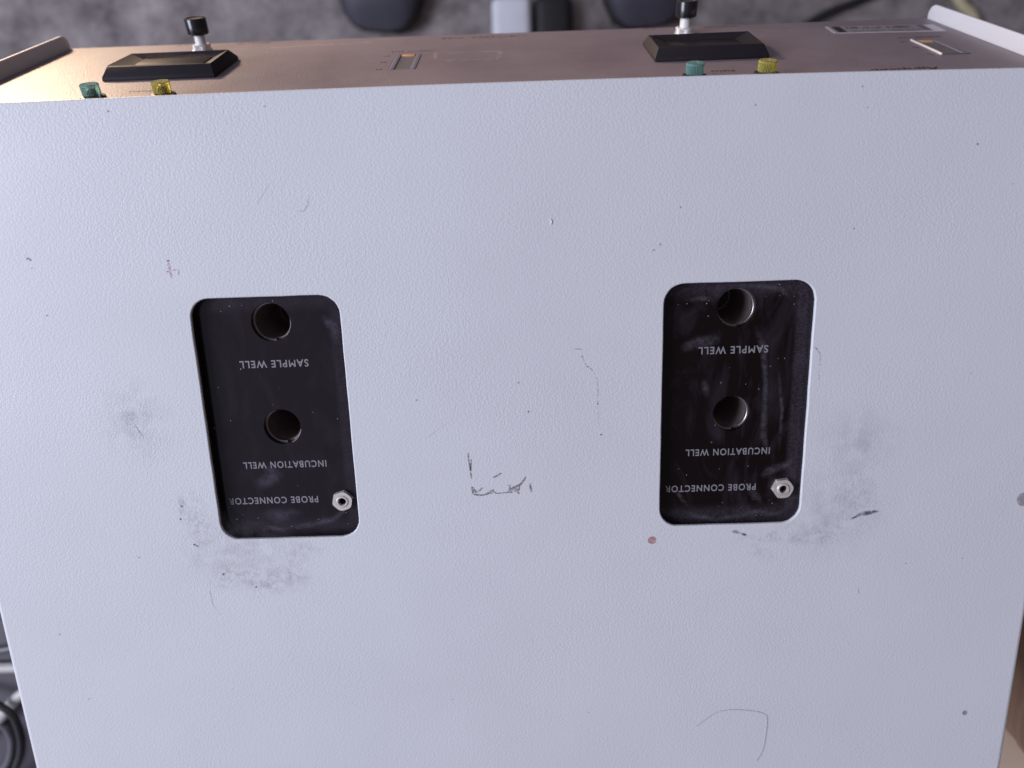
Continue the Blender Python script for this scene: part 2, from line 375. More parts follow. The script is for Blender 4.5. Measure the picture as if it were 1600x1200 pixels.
# ---- cover: one folded sheet, two rounded openings
bow = lambda x: 0.0009 * (1 - 1.7 * (x / W2) ** 2)
def wobble(pts, k):                                        # hand-filed, slightly nicked opening edge
    rnd = random.Random(k); out = []
    for i, (x, y) in enumerate(pts):
        out.append((x + rnd.uniform(-1, 1) * 6e-5, y + rnd.uniform(-1, 1) * 6e-5))
    return out
def densify(pts, step=0.006):
    out = []
    for i, a in enumerate(pts):
        b = pts[(i + 1) % len(pts)]; n = max(1, int(math.hypot(b[0] - a[0], b[1] - a[1]) / step))
        out += [(a[0] + (b[0] - a[0]) * k / n, a[1] + (b[1] - a[1]) * k / n) for k in range(n)]
    return out
xb = W2 - 0.002
NF = 40
front = [(xb - 2 * xb * i / NF, YF + bow(xb - 2 * xb * i / NF)) for i in range(NF + 1)]
outer = [(xb, YR)] + front + [(-xb, YR)]
holes = [wobble(densify(rrect(ox - OW / 2, ox + OW / 2, OY0 - (.0008, .0002)[i], OY1, ORAD, 7)), i + 1) for i, ox in enumerate(OX)]
bm = sheet([outer] + holes, 0.0, TH)
bm.faces.ensure_lookup_table()
bmesh.ops.delete(bm, geom=[f for f in bm.faces if all(abs(abs(v.co.x) - xb) < 1e-6 for v in f.verts)], context='FACES_ONLY')
yf0 = YF + bow(xb)
def yfront(z):
    y = yf0 + K * (-z)
    zb = -0.1150; r = 0.007
    if z < zb + r:
        d = (zb + r - z) / r; y -= r * (1 - math.sqrt(max(0, 1 - d * d)))
    return y
prof_o = [(xb + 0.002 * math.sin(R(15 * i)), -0.002 + 0.002 * math.cos(R(15 * i))) for i in range(7)]
prof_i = [(xb + 0.0005 * math.sin(R(15 * i)), -0.002 + 0.0005 * math.cos(R(15 * i))) for i in range(7)]
for z in [-0.02, -0.05, -0.08, -0.1, -0.108] + [-0.1150 + 0.007 * (1 - math.sin(R(a))) for a in (12, 25, 40, 55, 70, 90)]:
    prof_o.append((W2, z)); prof_i.append((W2 - TH, z))
for s in (1, -1):
    rows = []
    for (xo, zo), (xi, zi) in zip(prof_o, prof_i):
        rows.append([bm.verts.new(p) for p in ((s * xo, yfront(zo) if zo < 0 else yf0, zo), (s * xo, YR, zo), (s * xi, YR, zi), (s * xi, yfront(zo) if zo < 0 else yf0, zi))])
    for A, B_ in zip(rows, rows[1:]):
        for k in range(4): bm.faces.new((A[k], A[(k + 1) % 4], B_[(k + 1) % 4], B_[k]))
    bm.faces.new(rows[-1])
bmesh.ops.remove_doubles(bm, verts=bm.verts, dist=1e-6)
bmesh.ops.dissolve_degenerate(bm, edges=bm.edges, dist=1e-7)
bevel_sharp(bm, 0.00045, 3, 50)
FLATZ = True
cover = obj('cover', bm, M['coat'], inst, ang=32)
FLATZ = False

# ---- inner chassis (dark, under the openings), rear panel, base, feet
obj('chassis', nbox(-0.190, 0.190, -0.268, 0.0075, -0.1130, -0.0420, 0.001), M['chassis'], inst)
obj('base_plate', nbox(-0.191, 0.191, -0.270, 0.060, -0.1165, -0.1135, 0.0008), M['chassis'], inst)
obj('rear_panel', nbox(-0.1925, 0.1925, -0.2735, -0.2715, -0.1130, -0.0022, 0.0005), M['panel'], inst)
for sx in (-0.165, 0.165):
    for sy in (-0.245, 0.035):
        obj('foot', lathe(bmesh.new(), [(0, ZT), (0.008, ZT), (0.009, ZT + .002), (0.010, -0.1167), (0, -0.1167)], 20, sx, sy), M['black'], inst)

# ---- front panel with switch cut-outs
SW = ((-0.0354, 0.0583, 0.0848), (0.1714, 0.0518, 0.0772))       # centre x, v from, v to
SWW = 0.0053
PV1 = 0.1225
bm = sheet([rrect(-0.1930, 0.1930, 0.0028, PV1, 0.0015, 3)] + [[(x - SWW, a), (x + SWW, a), (x + SWW, b), (x - SWW, b)] for x, a, b in SW], 0.0, 0.0015, 0.0003)
panel = obj('front_panel', bm, M['panel'], inst, PANEL, flat=True)
for i, (x, a, b) in enumerate(SW):
    bm = nbox(x - SWW + .0001, x + SWW - .0001, a + .0001, b - .0001, -0.0060, -0.0022)
    sw = obj('slide_switch', bm, M['rail'], inst, PANEL)
    obj('side_rail', nbox(x - SWW + .0001, x - .0031, a + .0002, b - .0002, -0.0021, 0.0002, .0002), M['rail'], sw, PANEL)
    obj('side_rail', nbox(x + .0031, x + SWW - .0001, a + .0002, b - .0002, -0.0021, 0.0002, .0002), M['rail'], sw, PANEL)
    bm = bmesh.new(); n = 15; st = (b - a - .004) / n
    for k in range(n): box(bm, x - .0030, x + .0030, a + .0004 + k * st, a + .0004 + (k + .6) * st, -0.00215, -0.0001)
    obj('ribbed_slider', bm, M['slider'], sw, PANEL)
    obj('end_tab', nbox(x - .0028, x + .0026, b - .0030, b - .0002, -0.0021, 0.0001, .0002), M['tan'], sw, PANEL)
    if i:
        obj('bright_edge', nbox(x - SWW - .0002, x - SWW + .0004, a, b + .0004, -0.0015, 0.0006, .0001), M['alu'], sw, PANEL)
        obj('top_edge', nbox(x - SWW + .0005, x + SWW, a - .0003, a + .0003, -0.0014, 0.0003, .0001), M['greycable'], sw, PANEL)
    # unreadable print round the switch
    obj('lettering', strokes_bm(x - .0078, x + .0098, b + .0058, .0016, 13, .00006, (4,)), M['ink'], panel, PANEL, flat=True)
    for vv in (b - .002, (a + b) / 2, a + .001):
        obj('lettering', strokes_bm(x - .0100, x - .0073, vv, .0016, 2, .00006), M['ink'], panel, PANEL, flat=True)

# ---- per-channel controls
BX = (-0.1277, 0.0820)
for ci, bx in enumerate(BX):
    # display bezel: bevelled frame round a sunken window
    v0, v1, vr0, vr1, h = 0.0553, 0.0868, 0.0588, 0.0825, 0.0045
    hw, hr = 0.0216, 0.0199
    bm = bmesh.new()
    def ring(x, a, b, z): return [bm.verts.new(p) for p in ((bx - x, a, z), (bx + x, a, z), (bx + x, b, z), (bx - x, b, z))]
    rings = [ring(hw, v0, v1, 0.0001), ring(hw - .0002, v0 + .0003, v1 - .0003, 0.0014), ring(hr, vr0, vr1, h), ring(hr - .0009, vr0 + .0008, vr1 - .0008, h), ring(hr - .0060, vr0 + .0034, vr1 - .0034, h - .0020)]
    for A, B_ in zip(rings, rings[1:]):
        for k in range(4): bm.faces.new((A[k], A[(k + 1) % 4], B_[(k + 1) % 4], B_[k]))
    bm.faces.new(rings[-1]); bm.faces.new(rings[0][::-1])
    bevel_sharp(bm, 0.0003, 2, 25)
    bz = obj('display_bezel', bm, M['bezel'], inst, PANEL, ang=30)
    obj('display_window', nbox(bx - hr + .0062, bx + hr - .0062, vr0 + .0036, vr1 - .0036, h - .00195, h - .0016, .0001), M['window'], bz, PANEL)
    # push switch: knurled nut, pale shaft, black cap
    vt = 0.107
    tg = obj('push_switch', lathe(bmesh.new(), [(0, .0068), (.0020, .0068), (.0022, .0065), (.0022, .0001), (0, .0001)], 24, bx - .0003, vt), M['shaft'], inst, PANEL)
    obj('knurled_nut', lathe(bmesh.new(), [(.0023, .0027), (.0034, .0027), (.0038, .0023), (.0038, .0006), (.0042, .0005), (.0042, .0001), (.0023, .0001)], 60, bx - .0003, vt, jitter=lambda i, z: (-.00022 if i % 2 and .0005 < z else 0)), M['knurl'], tg, PANEL, ang=20)
    cp = obj('cap', lathe(bmesh.new(), [(.0023, .0066), (.0040, .0066), (.0044, .0070), (.0045, .0126), (.0043, .0130), (.0036, .0131), (.0034, .0127)], 36, bx - .0003, vt), M['cap'], tg, PANEL)
    obj('cap_top', lathe(bmesh.new(), [(.0034, .01275), (.0020, .01262), (0, .0126)], 36, bx - .0003, vt), M['captop'], cp, PANEL)
    # status lamps
    for sx, mk, nm in ((-.0124, 'green', 'green'), (.0124, 'yellow', 'yellow')):
        lx = bx + sx; lv = 0.0283
        lp = obj('indicator_lamp', lathe(bmesh.new(), [(0, .0016), (.0030, .0016), (.0041, .0014), (.0043, .0008), (.0043, .0001), (0, .0001)], 32, lx, lv), M['black'], inst, PANEL)
        lp['label'] = nm + ' ribbed indicator lamp in a black collar'
        jit = lambda i, z: (-.00018 if i % 2 and z < .0046 else 0)
        obj('lens', lathe(bmesh.new(), [(0, .0017), (.0029, .0017), (.0031, .0020), (.0031, .0045), (.0032, .0047), (.0032, .0051), (.0029, .0054), (.0021, .0053), (0, .00525)], 72, lx, lv, jitter=jit), M[mk], lp, PANEL, ang=25)
        obj('bulb', lathe(bmesh.new(), [(0, .0018), (.0016, .0018), (.0016, .0030), (.0010, .0038), (0, .0040)], 16, lx, lv), M['chassis'], lp, PANEL)
    obj('lettering', text_bm('Status', bx - .0042, bx + .0042, .0370, .0393, .00006, bold=.01), M['ink'], panel, PANEL, flat=True)
    obj('lettering', strokes_bm(bx + .011, bx + .026, .1195, .0016, 11, .00006, (3,)), M['ink'], panel, PANEL, flat=True)
    obj('lettering', strokes_bm(bx - .016, bx - .006, .1195, .0016, 8, .00006, (5,)), M['ink'], panel, PANEL, flat=True)
obj('lettering', text_bm('ggregometer', .1318, .1517, .0312, .0342, .00006, .15, .015), M['ink'], panel, PANEL, flat=True)
obj('lettering', text_bm('A', .1519, .1562, .0290, .0338, .00006, .25, .02), M['ink'], panel, PANEL, flat=True)
obj('lettering', strokes_bm(-.0242, .0142, .1150, .0030, 14, .00006, (4,)), M['greyblock'], panel, PANEL, flat=True)

# ---- adhesive label low on the panel
sx, sv, sa = 0.1655, 0.1012, R(-4)
SM = PANEL @ Matrix.Translation((sx, sv, 0)) @ Matrix.Rotation(sa, 4, 'Z')
st = obj('adhesive_label', nbox(-.0226, .0226, -.0070, .0070, 0.00005, .00022), M['stickeredge'], inst, SM)
obj('label_face', nbox(-.0219, .0180, -.0063, .0066, .00023, .00027), M['sticker'], st, SM)
obj('printed_block', nbox(-.0205, -.0170, -.0058, .0062, .00028, .00031), M['blackplastic'], st, SM)
obj('printed_block', nbox(.0150, .0178, -.0050, .0062, .00028, .00031), M['greyblock'], st, SM)
obj('lettering', strokes_bm(-.0150, .0120, .0030, .0042, 16, .00030, (3, 9)), M['ink'], st, SM, flat=True)
obj('lettering', strokes_bm(-.0150, .0150, -.0024, .0018, 34, .00030, (9, 17, 25)), M['greyblock'], st, SM, flat=True)
obj('lettering', strokes_bm(-.0150, .0130, -.0048, .0014, 30, .00030, (6, 15)), M['greyblock'], st, SM, flat=True)

# ---- well plates
ZP = -0.0040
def hexring(bm, cx, cy, r, ri, z0, z1, rot):
    n = 36; rows = []
    for rad, z in (('h', z0), ('h', z1 - .0004), ('c', z1), ('i', z1), ('i', z0)):
        row = []
        for i in range(n):
            a = 2 * math.pi * i / n; seg = (a % (math.pi / 3)) - math.pi / 6
            hr_ = r * math.cos(math.pi / 6) / math.cos(seg)
            q = {'h': hr_, 'c': min(hr_, r * .905), 'i': ri}[rad]
            row.append(bm.verts.new((cx + q * math.cos(a + rot), cy + q * math.sin(a + rot), z)))
        rows.append(row)
    for A, B_ in zip(rows, rows[1:] + rows[:1]):
        for i in range(n): bm.faces.new((A[i], A[(i + 1) % n], B_[(i + 1) % n], B_[i]))
    return bm
plates = []
for ci, ox in enumerate(OX):
    wells = ((ox + .0003, -.0424, .0067, .0062), (ox + .0001, -.0805, .0065, .0060))
    jx, jy = ox + (.0195, .0197)[ci], -.1093
    px0, px1, py0, py1 = ox - .031, ox + .031, -.1275, -.0270
    loops = [rrect(px0, px1, py0, py1, .004, 4)] + [circle(a, b, r) for a, b, r, _ in wells] + [circle(jx, jy, .0026, 24)]
    bm = sheet(loops, ZP, .0022, .00025)
    uvl = bm.loops.layers.uv.new('UVMap')
    yc = (OY0 + OY1) / 2; hl = (OY1 - OY0) / 2
    for f in bm.faces:
        for l in f.loops: l[uvl].uv = ((l.vert.co.x - ox) / (OW / 2), (l.vert.co.y - yc) / hl)
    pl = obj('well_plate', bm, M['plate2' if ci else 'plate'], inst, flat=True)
    plates.append(pl)
    pl['label'] = ('black gloss plate with wells, reflected grey put in its colour, with a chalky smudge by the print', 'black gloss plate with wells, dark reflection put in its colour, streaked with wipe marks')[ci]
    for (a, b, r, ri), nm in zip(wells, ('sample', 'incubation')):
        zt = ZP - .0021
        n0, n1 = R(-84), R(-58)                              # locating notch in the rim
        bm = bmesh.new()
        lathe(bm, [(ri, zt - .0016), (ri, zt - .0002), (ri + .0002, zt), (ri + .0012, zt), (ri + .0012, zt - .0016)], 60, a, b, n1, n0 + 2 * math.pi)
        rim = obj('well_rim', bm, M['wellrim'], pl)
        bm = bmesh.new()
        lathe(bm, [(0, zt - .0260), (ri - .001, zt - .0260), (ri, zt - .0245), (ri, zt - .0017), (ri + .0014, zt - .0017), (ri + .0014, zt - .027), (0, zt - .027)], 60, a, b)
        obj('well_tube', bm, M['well'], pl)
        obj('well_floor', lathe(bmesh.new(), [(0, zt - .0258), (ri - .0012, zt - .0258)], 40, a, b), M['wellfloor'], pl)
    go = densify(rrect(ox - .0300, ox + .0300, OY0 - .0050, OY1 + .0050, .006, 4), .02)
    gi = rrect(ox - OW / 2 - .0004, ox + OW / 2 + .0004, OY0 - .0012, OY1 + .0004, ORAD + .0004, 7)
    obj('shade_liner', sheet([go, gi], -.00156, .00240), M['sole'], pl, flat=True)  # black ring added to keep light out and darken the gap
    # probe socket
    obj('hex_nut', hexring(bmesh.new(), jx, jy, .0040, .0024, ZP + .0001, ZP + .0019, R((18, 5)[ci])), M['nickel'], pl, ang=25)
    obj('socket_bush', lathe(bmesh.new(), [(.00135, ZP - .006), (.00135, ZP + .0017), (.00155, ZP + .0023), (.0020, ZP + .0023), (.00232, ZP + .0019), (.00232, ZP - .006)], 32, jx, jy), M['nickel'], pl)
    obj('socket_core', lathe(bmesh.new(), [(0, ZP - .0020), (.0010, ZP - .0020), (.00115, ZP + .0012), (.0013, ZP + .0012), (.0013, ZP - .0058), (0, ZP - .0058)], 16, jx, jy), M['blackplastic'], pl)
    for s, x0, x1, y, hh in (('SAMPLE WELL', -.0124, .0119, -.0572, .0027), ('INCUBATION WELL', -.0158, .0146, -.0949, .0026), ('PROBE CONNECTOR', -.0229, .0102, -.1088, .0026)):
        obj('lettering', text_bm(s, ox + x0, ox + x1, y - hh / 2, y + hh / 2, ZP + .00005, bold=.018), M['print'], pl, flat=True)
    # lint and dust specks
    bm = bmesh.new(); rnd = random.Random(11 + ci)
    for k in range(40):
        x = ox + rnd.uniform(-.025, .025); y = rnd.uniform(-.1205, -.034)
        if rnd.random() < .45: y = rnd.choice((rnd.uniform(-.1205, -.113), rnd.uniform(-.041, -.034)))
        if any(math.hypot(x - a, y - b) < r + .0004 for a, b, r, _ in wells) or math.hypot(x - jx, y - jy) < .0044: continue
        s = rnd.uniform(.00005, .00016) * (1.5 if rnd.random() < .08 else 1); an = rnd.uniform(0, 3.14); el = rnd.uniform(.6, 1.6)
        cs, sn = math.cos(an), math.sin(an)
        bm.faces.new([bm.verts.new((x + (p * el * cs - q * sn) * s, y + (p * el * sn + q * cs) * s, ZP + .00007)) for p, q in ((-1, -1), (1, -.7), (.8, 1), (-1, .8))])
    sp = obj('dust', bm, M['speck'], pl, flat=True); sp['kind'] = 'stuff'

# ---- pen marks, stains and lint on the cover
ZC = 0.00012
def ribbon(pix, wpx, name, mat, z=ZC, parent=None, zpl=0.0):
    """a pen stroke through photo pixels, as a thin film on the coat"""
    pts = [at_z(u, v, zpl) for u, v in pix]; wd = wpx * 0.000215
    bm = bmesh.new(); L_, R_ = [], []
    uvl = bm.loops.layers.uv.new('UVMap')
    for i, p in enumerate(pts):
        d = (pts[min(i + 1, len(pts) - 1)] - pts[max(i - 1, 0)]); d.z = 0; d.normalize(); nn = Vector((-d.y, d.x, 0))
        k = random.uniform(.75, 1.15) * wd / 2
        L_.append(bm.verts.new(p + nn * k + Vector((0, 0, z)))); R_.append(bm.verts.new(p - nn * k + Vector((0, 0, z))))
    for i in range(len(pts) - 1):
        f = bm.faces.new((L_[i], R_[i], R_[i + 1], L_[i + 1]))
        for l in f.loops: k = (L_ if l.vert in L_ else R_).index(l.vert); l[uvl].uv = (abs(2 * k / (len(pts) - 1) - 1) ** 4, 1 if l.vert in L_ else -1)
    return obj(name, bm, mat, parent or cover, flat=True)
def patch(u, v, rx, ry, rot, name, mat, z=ZC):
    """an oval patch of grime, radii in photo pixels"""
    c = at_z(u, v, 0); s = 0.00022; n = 28
    bm = bmesh.new(); uvl = bm.loops.layers.uv.new('UVMap'); cs, sn = math.cos(R(rot)), math.sin(R(rot))
    ctr = bm.verts.new(c + Vector((0, 0, z))); uvm = {ctr: (0, 0)}; ring_ = []
    for i in range(n):
        a = 2 * math.pi * i / n; x, y = rx * s * math.cos(a), ry * s * math.sin(a)
        q = bm.verts.new(c + Vector((x * cs - y * sn, x * sn + y * cs, z))); ring_.append(q); uvm[q] = (math.cos(a), math.sin(a))
    for i in range(n):
        f = bm.faces.new((ctr, ring_[i], ring_[(i + 1) % n]))
        for l in f.loops: l[uvl].uv = uvm[l.vert]
    return obj(name, bm, mat, cover, flat=True)
ink = stain('faded_brown_ink', (0.23, 0.185, 0.185), 0.38, 0.50, 900, 0.75, 0.05)
inkp = stain('faded_brown_ink_wash', (0.25, 0.20, 0.20), 0.42, 0.56, 700, 0.70, 0.5)
red = stain('faded_red_ink', (0.52, 0.20, 0.21), 0.34, 0.58, 800, 0.46, 0.4)
redp = stain('red_ink_spot', (0.50, 0.16, 0.17), 0.30, 0.50, 600, 0.60, 0.35)
grime = stain('grey_grime', (0.24, 0.23, 0.24), 0.44, 0.78, 420, 0.24, 0.95)
haze_ = stain('pale_grime', (0.22, 0.21, 0.22), 0.38, 0.80, 160, 0.22, 0.98)
blue = stain('blue_black_scuff', (0.07, 0.07, 0.12), 0.34, 0.56, 500, 0.85, 0.8)
dot = stain('dark_spot', (0.11, 0.105, 0.12), 0.25, 0.42, 900, 0.62, 0.5)
ring_m = stain('grey_ring_stain', (0.22, 0.19, 0.21), 0.2, 0.5, 500, 0.45, 0.15)
z0 = lambda px, py: (640 + px / 5.714, 620 + py / 5.714)     # zoomed view of the pen mark
S = lambda *pts: [z0(*p) for p in pts]
for pts, wd in ((S((520, 498), (528, 560), (538, 620), (546, 690), (552, 732)), 3.2), (S((548, 550), (545, 620), (543, 665)), 3.0), (S((553, 798), (560, 832), (566, 866)), 3.2),
                (S((556, 800), (580, 836), (600, 850)), 3), (S((652, 806), (625, 835), (590, 862)), 2.6), (S((556, 866), (600, 876), (650, 878), (700, 864), (735, 838)), 3.0),
                (S((690, 850), (730, 862), (755, 826), (700, 845)), 2.4), (S((735, 830), (770, 862), (830, 858), (880, 852), (920, 858)), 2.0),
                (S((736, 722), (765, 712), (800, 690), (818, 680)), 2.6), (S((760, 718), (772, 732)), 2.2), (S((684, 772), (698, 768)), 2.6),
                (S((872, 790), (895, 786), (890, 830), (872, 852)), 2.6), (S((895, 780), (905, 850)), 3.0), (S((925, 790), (915, 850)), 3.2), (S((950, 770), (940, 850)), 3.2),
                (S((985, 790), (965, 850), (978, 868)), 3.2), (S((1036, 712), (1018, 745), (990, 780), (950, 800), (905, 815)), 3.4), (S((1075, 768), (1078, 810), (1088, 852)), 4.6)):
    ribbon(pts, wd, 'ink_mark', ink)
patch(*z0(925, 832), 12, 5, 0, 'ink_mark', inkp)
patch(*z0(580, 845), 6, 5, 0, 'ink_mark', inkp)
ribbon([(262.5, 409), (264, 416), (266, 426), (268, 437)], 5.5, 'red_mark', red, 0.00010)
ribbon([(264, 424), (270, 422.5), (278, 420.5)], 3.4, 'red_mark', red, 0.00012); ribbon([(279, 419), (279, 425), (277.5, 432)], 2.6, 'red_mark', red, 0.00014)
patch(262.5, 407.5, 2.4, 2.0, 0, 'red_mark', dot, .00016); patch(261.5, 424.5, 1.6, 1.4, 0, 'red_mark', dot, .00016)
patch(1018.5, 844, 8.5, 8.0, 0, 'red_mark', redp); patch(1018, 841, 2, 2, 0, 'red_mark', inkp, .00016)
patch(1031, 382, 3, 2, 30, 'red_mark', red); patch(1021, 391, 3, 2, 0, 'red_mark', red)
for u, v, rx, ry, ro in ((300, 800, 26, 45, 0), (285, 790, 12, 20, 0), (318, 830, 28, 30, 20), (308, 868, 10, 26, 15), (350, 900, 30, 30, 0), (395, 905, 55, 30, 10), (435, 910, 50, 32, 0), (470, 860, 45, 20, 0), (460, 890, 40, 25, 30),
                         (1290, 830, 60, 22, 8), (1200, 838, 60, 18, -8), (1260, 842, 45, 14, 0), (1190, 865, 30, 14, 25), (1340, 770, 30, 46, -30), (205, 655, 16, 34, 35)):
    patch(u, v, rx * 1.25, ry * 1.25, -ro, 'grime', grime, 0.00010 + random.random() * .00005)
for u, v, rx, ry in ((380, 860, 150, 90), (1300, 800, 130, 110), (210, 660, 80, 100), (1340, 690, 90, 80)):
    patch(u, v, rx, ry, 0, 'grime', haze_, 0.00005 + random.random() * .00002)
ribbon([(1142, 829), (1150, 832), (1158, 833), (1165, 837), (1176, 842), (1190, 845)], 3.0, 'grime', grime, .00018)
patch(1150, 831, 9, 4, -15, 'grime', blue, .00017); patch(1162, 835, 7, 3, -20, 'grime', blue, .00017)
patch(1352, 802, 20, 5.5, 10, 'scuff', blue, .00018); patch(1335, 808, 9, 2.6, 28, 'scuff', blue, .00019); patch(1367, 799, 7, 3, 0, 'scuff', blue, .0002)
patch(1507, 1113.5, 5.2, 6.0, 20, 'spot', stain('grey_brown_spot', (0.26, 0.23, 0.27), 0.2, 0.5, 500, 0.66, 0.35), .00012)
patch(1599, 780, 12, 13, 0, 'ring_stain', ring_m)
for u, v, r in ((43, 404, 2.6), (47, 406, 2.2), (50, 419, 1.2), (413, 166, 1.4), (169, 174, 1.8), (73, 493, 1.6), (1063, 324, 1.7), (1527, 225, 2.0), (1334, 357, 1.5), (651, 625, 1.6), (825, 643, 1.6), (919, 1113, 1.2),
                (217, 871, 1.6), (1347, 135, 1.5), (1355, 168, 1.2), (1582, 287, 1.2), (552, 778, 1.3), (810, 598, 1.8), (93, 991, 1.6), (139, 1092, 1.4), (1415, 880, 1.3), (1180, 164, 1.6), (706, 1093, 1.1), (1503, 872, 1.3),
                (304, 851, 3.0), (308, 853, 2.4), (284, 791, 2.8), (282, 811, 2.6), (939, 679, 2.2), (934, 631, 1.7), (909, 557, 1.4), (918, 573, 1.6), (400, 917, 2.6), (349, 897, 3.0), (1275, 545, 1.5), (1280, 570, 1.3)):
    patch(u, v, r * 1.0, r * .8, random.uniform(0, 180), 'spot', dot, .00015)
ribbon([(896, 545.5), (903, 545), (910, 546)], 1.5, 'scratch', dot, .00015)
ribbon([(909, 548), (910, 558), (916, 572), (923, 576), (930, 586), (933, 593), (934, 612), (933, 630), (934, 645), (936, 664)], 0.9, 'scratch', stain('scratch_grime', (0.13, 0.12, 0.14), 0.44, 0.58, 700, 0.6, .05), .00014)
ribbon([(667, 684), (676, 677), (688, 669), (699, 660)], 0.9, 'scratch', stain('faint_scratch', (0.16, 0.16, 0.18), 0.34, 0.64, 300, 0.40, .05), .00014)
ribbon([(824, 647), (826, 643), (827, 641)], 1.8, 'scratch', dot, .00015)
ribbon([(1271, 541), (1276, 545), (1281, 553), (1281, 567), (1279, 580), (1280, 606)], 1.0, 'scratch', bpy.data.materials['scratch_grime'], .00014)
ribbon([(1341, 915), (1341, 925), (1344, 935)], 0.9, 'scratch', bpy.data.materials['scratch_grime'], .00014)
ribbon([(420, 285), (414, 300), (405, 312), (402, 322)], 1.0, 'scratch', bpy.data.materials['faint_scratch'], .00014)
ribbon([(482, 308), (480, 322), (474, 330), (462, 330)], 1.4, 'scratch', bpy.data.materials['faint_scratch'], .00014)
ribbon([(328, 905), (328, 925), (333, 945), (345, 963)], 1.2, 'scratch', bpy.data.materials['faint_scratch'], .00014)
ribbon([(198, 643), (205, 653), (212, 666), (220, 678), (227, 685)], 1.1, 'scratch', bpy.data.materials['scratch_grime'], .00014)
ribbon([(1125, 1048), (1131, 1050)], 1.4, 'scratch', dot, .00015)
bmb = tube([at_z(860, 342, 0.0001), at_z(862, 346, 0.0002), at_z(861, 351, 0.0001)], 0.00016, 6)
obj('paint_chip', bmb, M['whiteplastic'], cover)
# wipe marks in the dust on the well plates
wipe = stain('wiped_dust', (0.20, 0.18, 0.22), 0.30, 0.72, 420, 0.34, 0.95)
wipe2 = stain('chalky_smudge', (0.22, 0.20, 0.27), 0.36, 0.74, 170, 0.34, 0.95)
for pts, wd in (([(1062, 795), (1085, 806), (1120, 812), (1155, 806), (1180, 799), (1205, 803), (1225, 800)], 14), ([(1190, 748), (1200, 735), (1225, 728), (1245, 715)], 22), ([(1178, 505), (1192, 540), (1196, 600), (1193, 680), (1200, 720)], 16),
                ([(1098, 590), (1102, 605), (1105, 625)], 16), ([(1062, 548), (1075, 541), (1090, 535), (1110, 532), (1130, 530)], 26), ([(1060, 470), (1100, 466), (1120, 470)], 16), ([(1215, 560), (1222, 640), (1216, 720)], 10), ([(1050, 760), (1062, 775), (1080, 795)], 14),
                ([(1165, 760), (1180, 775), (1192, 790)], 18), ([(1120, 445), (1180, 446), (1222, 452), (1238, 470)], 12)):
    ribbon(pts, wd, 'wipe_mark', wipe, .00003, plates[1], ZP)
for pts, wd in (([(395, 765), (425, 740), (450, 745)], 46), ([(400, 800), (440, 806), (480, 800)], 34), ([(380, 815), (440, 828), (520, 812), (548, 790)], 16), ([(500, 490), (520, 510), (528, 540)], 22)):
    ribbon(pts, wd, 'smudge', wipe2, .00003, plates[0], ZP)
# ghost of a removed label and pale rub marks on the panel
ghost = stain('adhesive_residue', (0.62, 0.55, 0.54), 0.40, 0.60, 400, 0.32, .05)
def pstrip(x0, v0, x1, v1, wd):
    bm = bmesh.new(); uvl = bm.loops.layers.uv.new('UVMap'); d = Vector((x1 - x0, v1 - v0, 0)).normalized(); nn = Vector((-d.y, d.x, 0)) * wd / 2
    a, b = Vector((x0, v0, .00008)), Vector((x1, v1, .00008))
    f = bm.faces.new([bm.verts.new(q) for q in (a + nn, b + nn, b - nn, a - nn)])
    for l in f.loops: l[uvl].uv = (0, 0)
    obj('adhesive_residue', bm, ghost, panel, PANEL, flat=True)
for a in ((-.0205, .0850, .0020, .0838, .0012), (-.0195, .0708, .0005, .0700, .0012), (.0022, .0838, .0012, .0702, .0020), (-.0245, .0845, -.0240, .0755, .0016), (-.100, .107, -.055, .112, .004), (.125, .086, .128, .074, .0009), (.118, .118, .139, .116, .0012), (.10, .108, .132, .104, .0015)):
    pstrip(*a)

# ================================================================== THINGS LYING ABOUT
def solo(name, bm, mat, label, cat, group=None, ang=40):
    return tag(obj(name, bm, mat, None, ang=ang), label, cat, group)
hp = [(1088, 1135), (1100, 1126), (1114, 1116), (1130, 1110.5), (1150, 1109), (1172, 1110.5), (1190, 1114), (1198, 1120), (1198, 1135), (1196, 1150), (1193, 1168), (1188, 1180), (1181, 1190)]
solo('hair', tube([at_z(u, v, 0.00022) for u, v in hp], 0.00006, 6, 5), M['hair'], 'single thin dark hair curled on the white cover', 'hair')

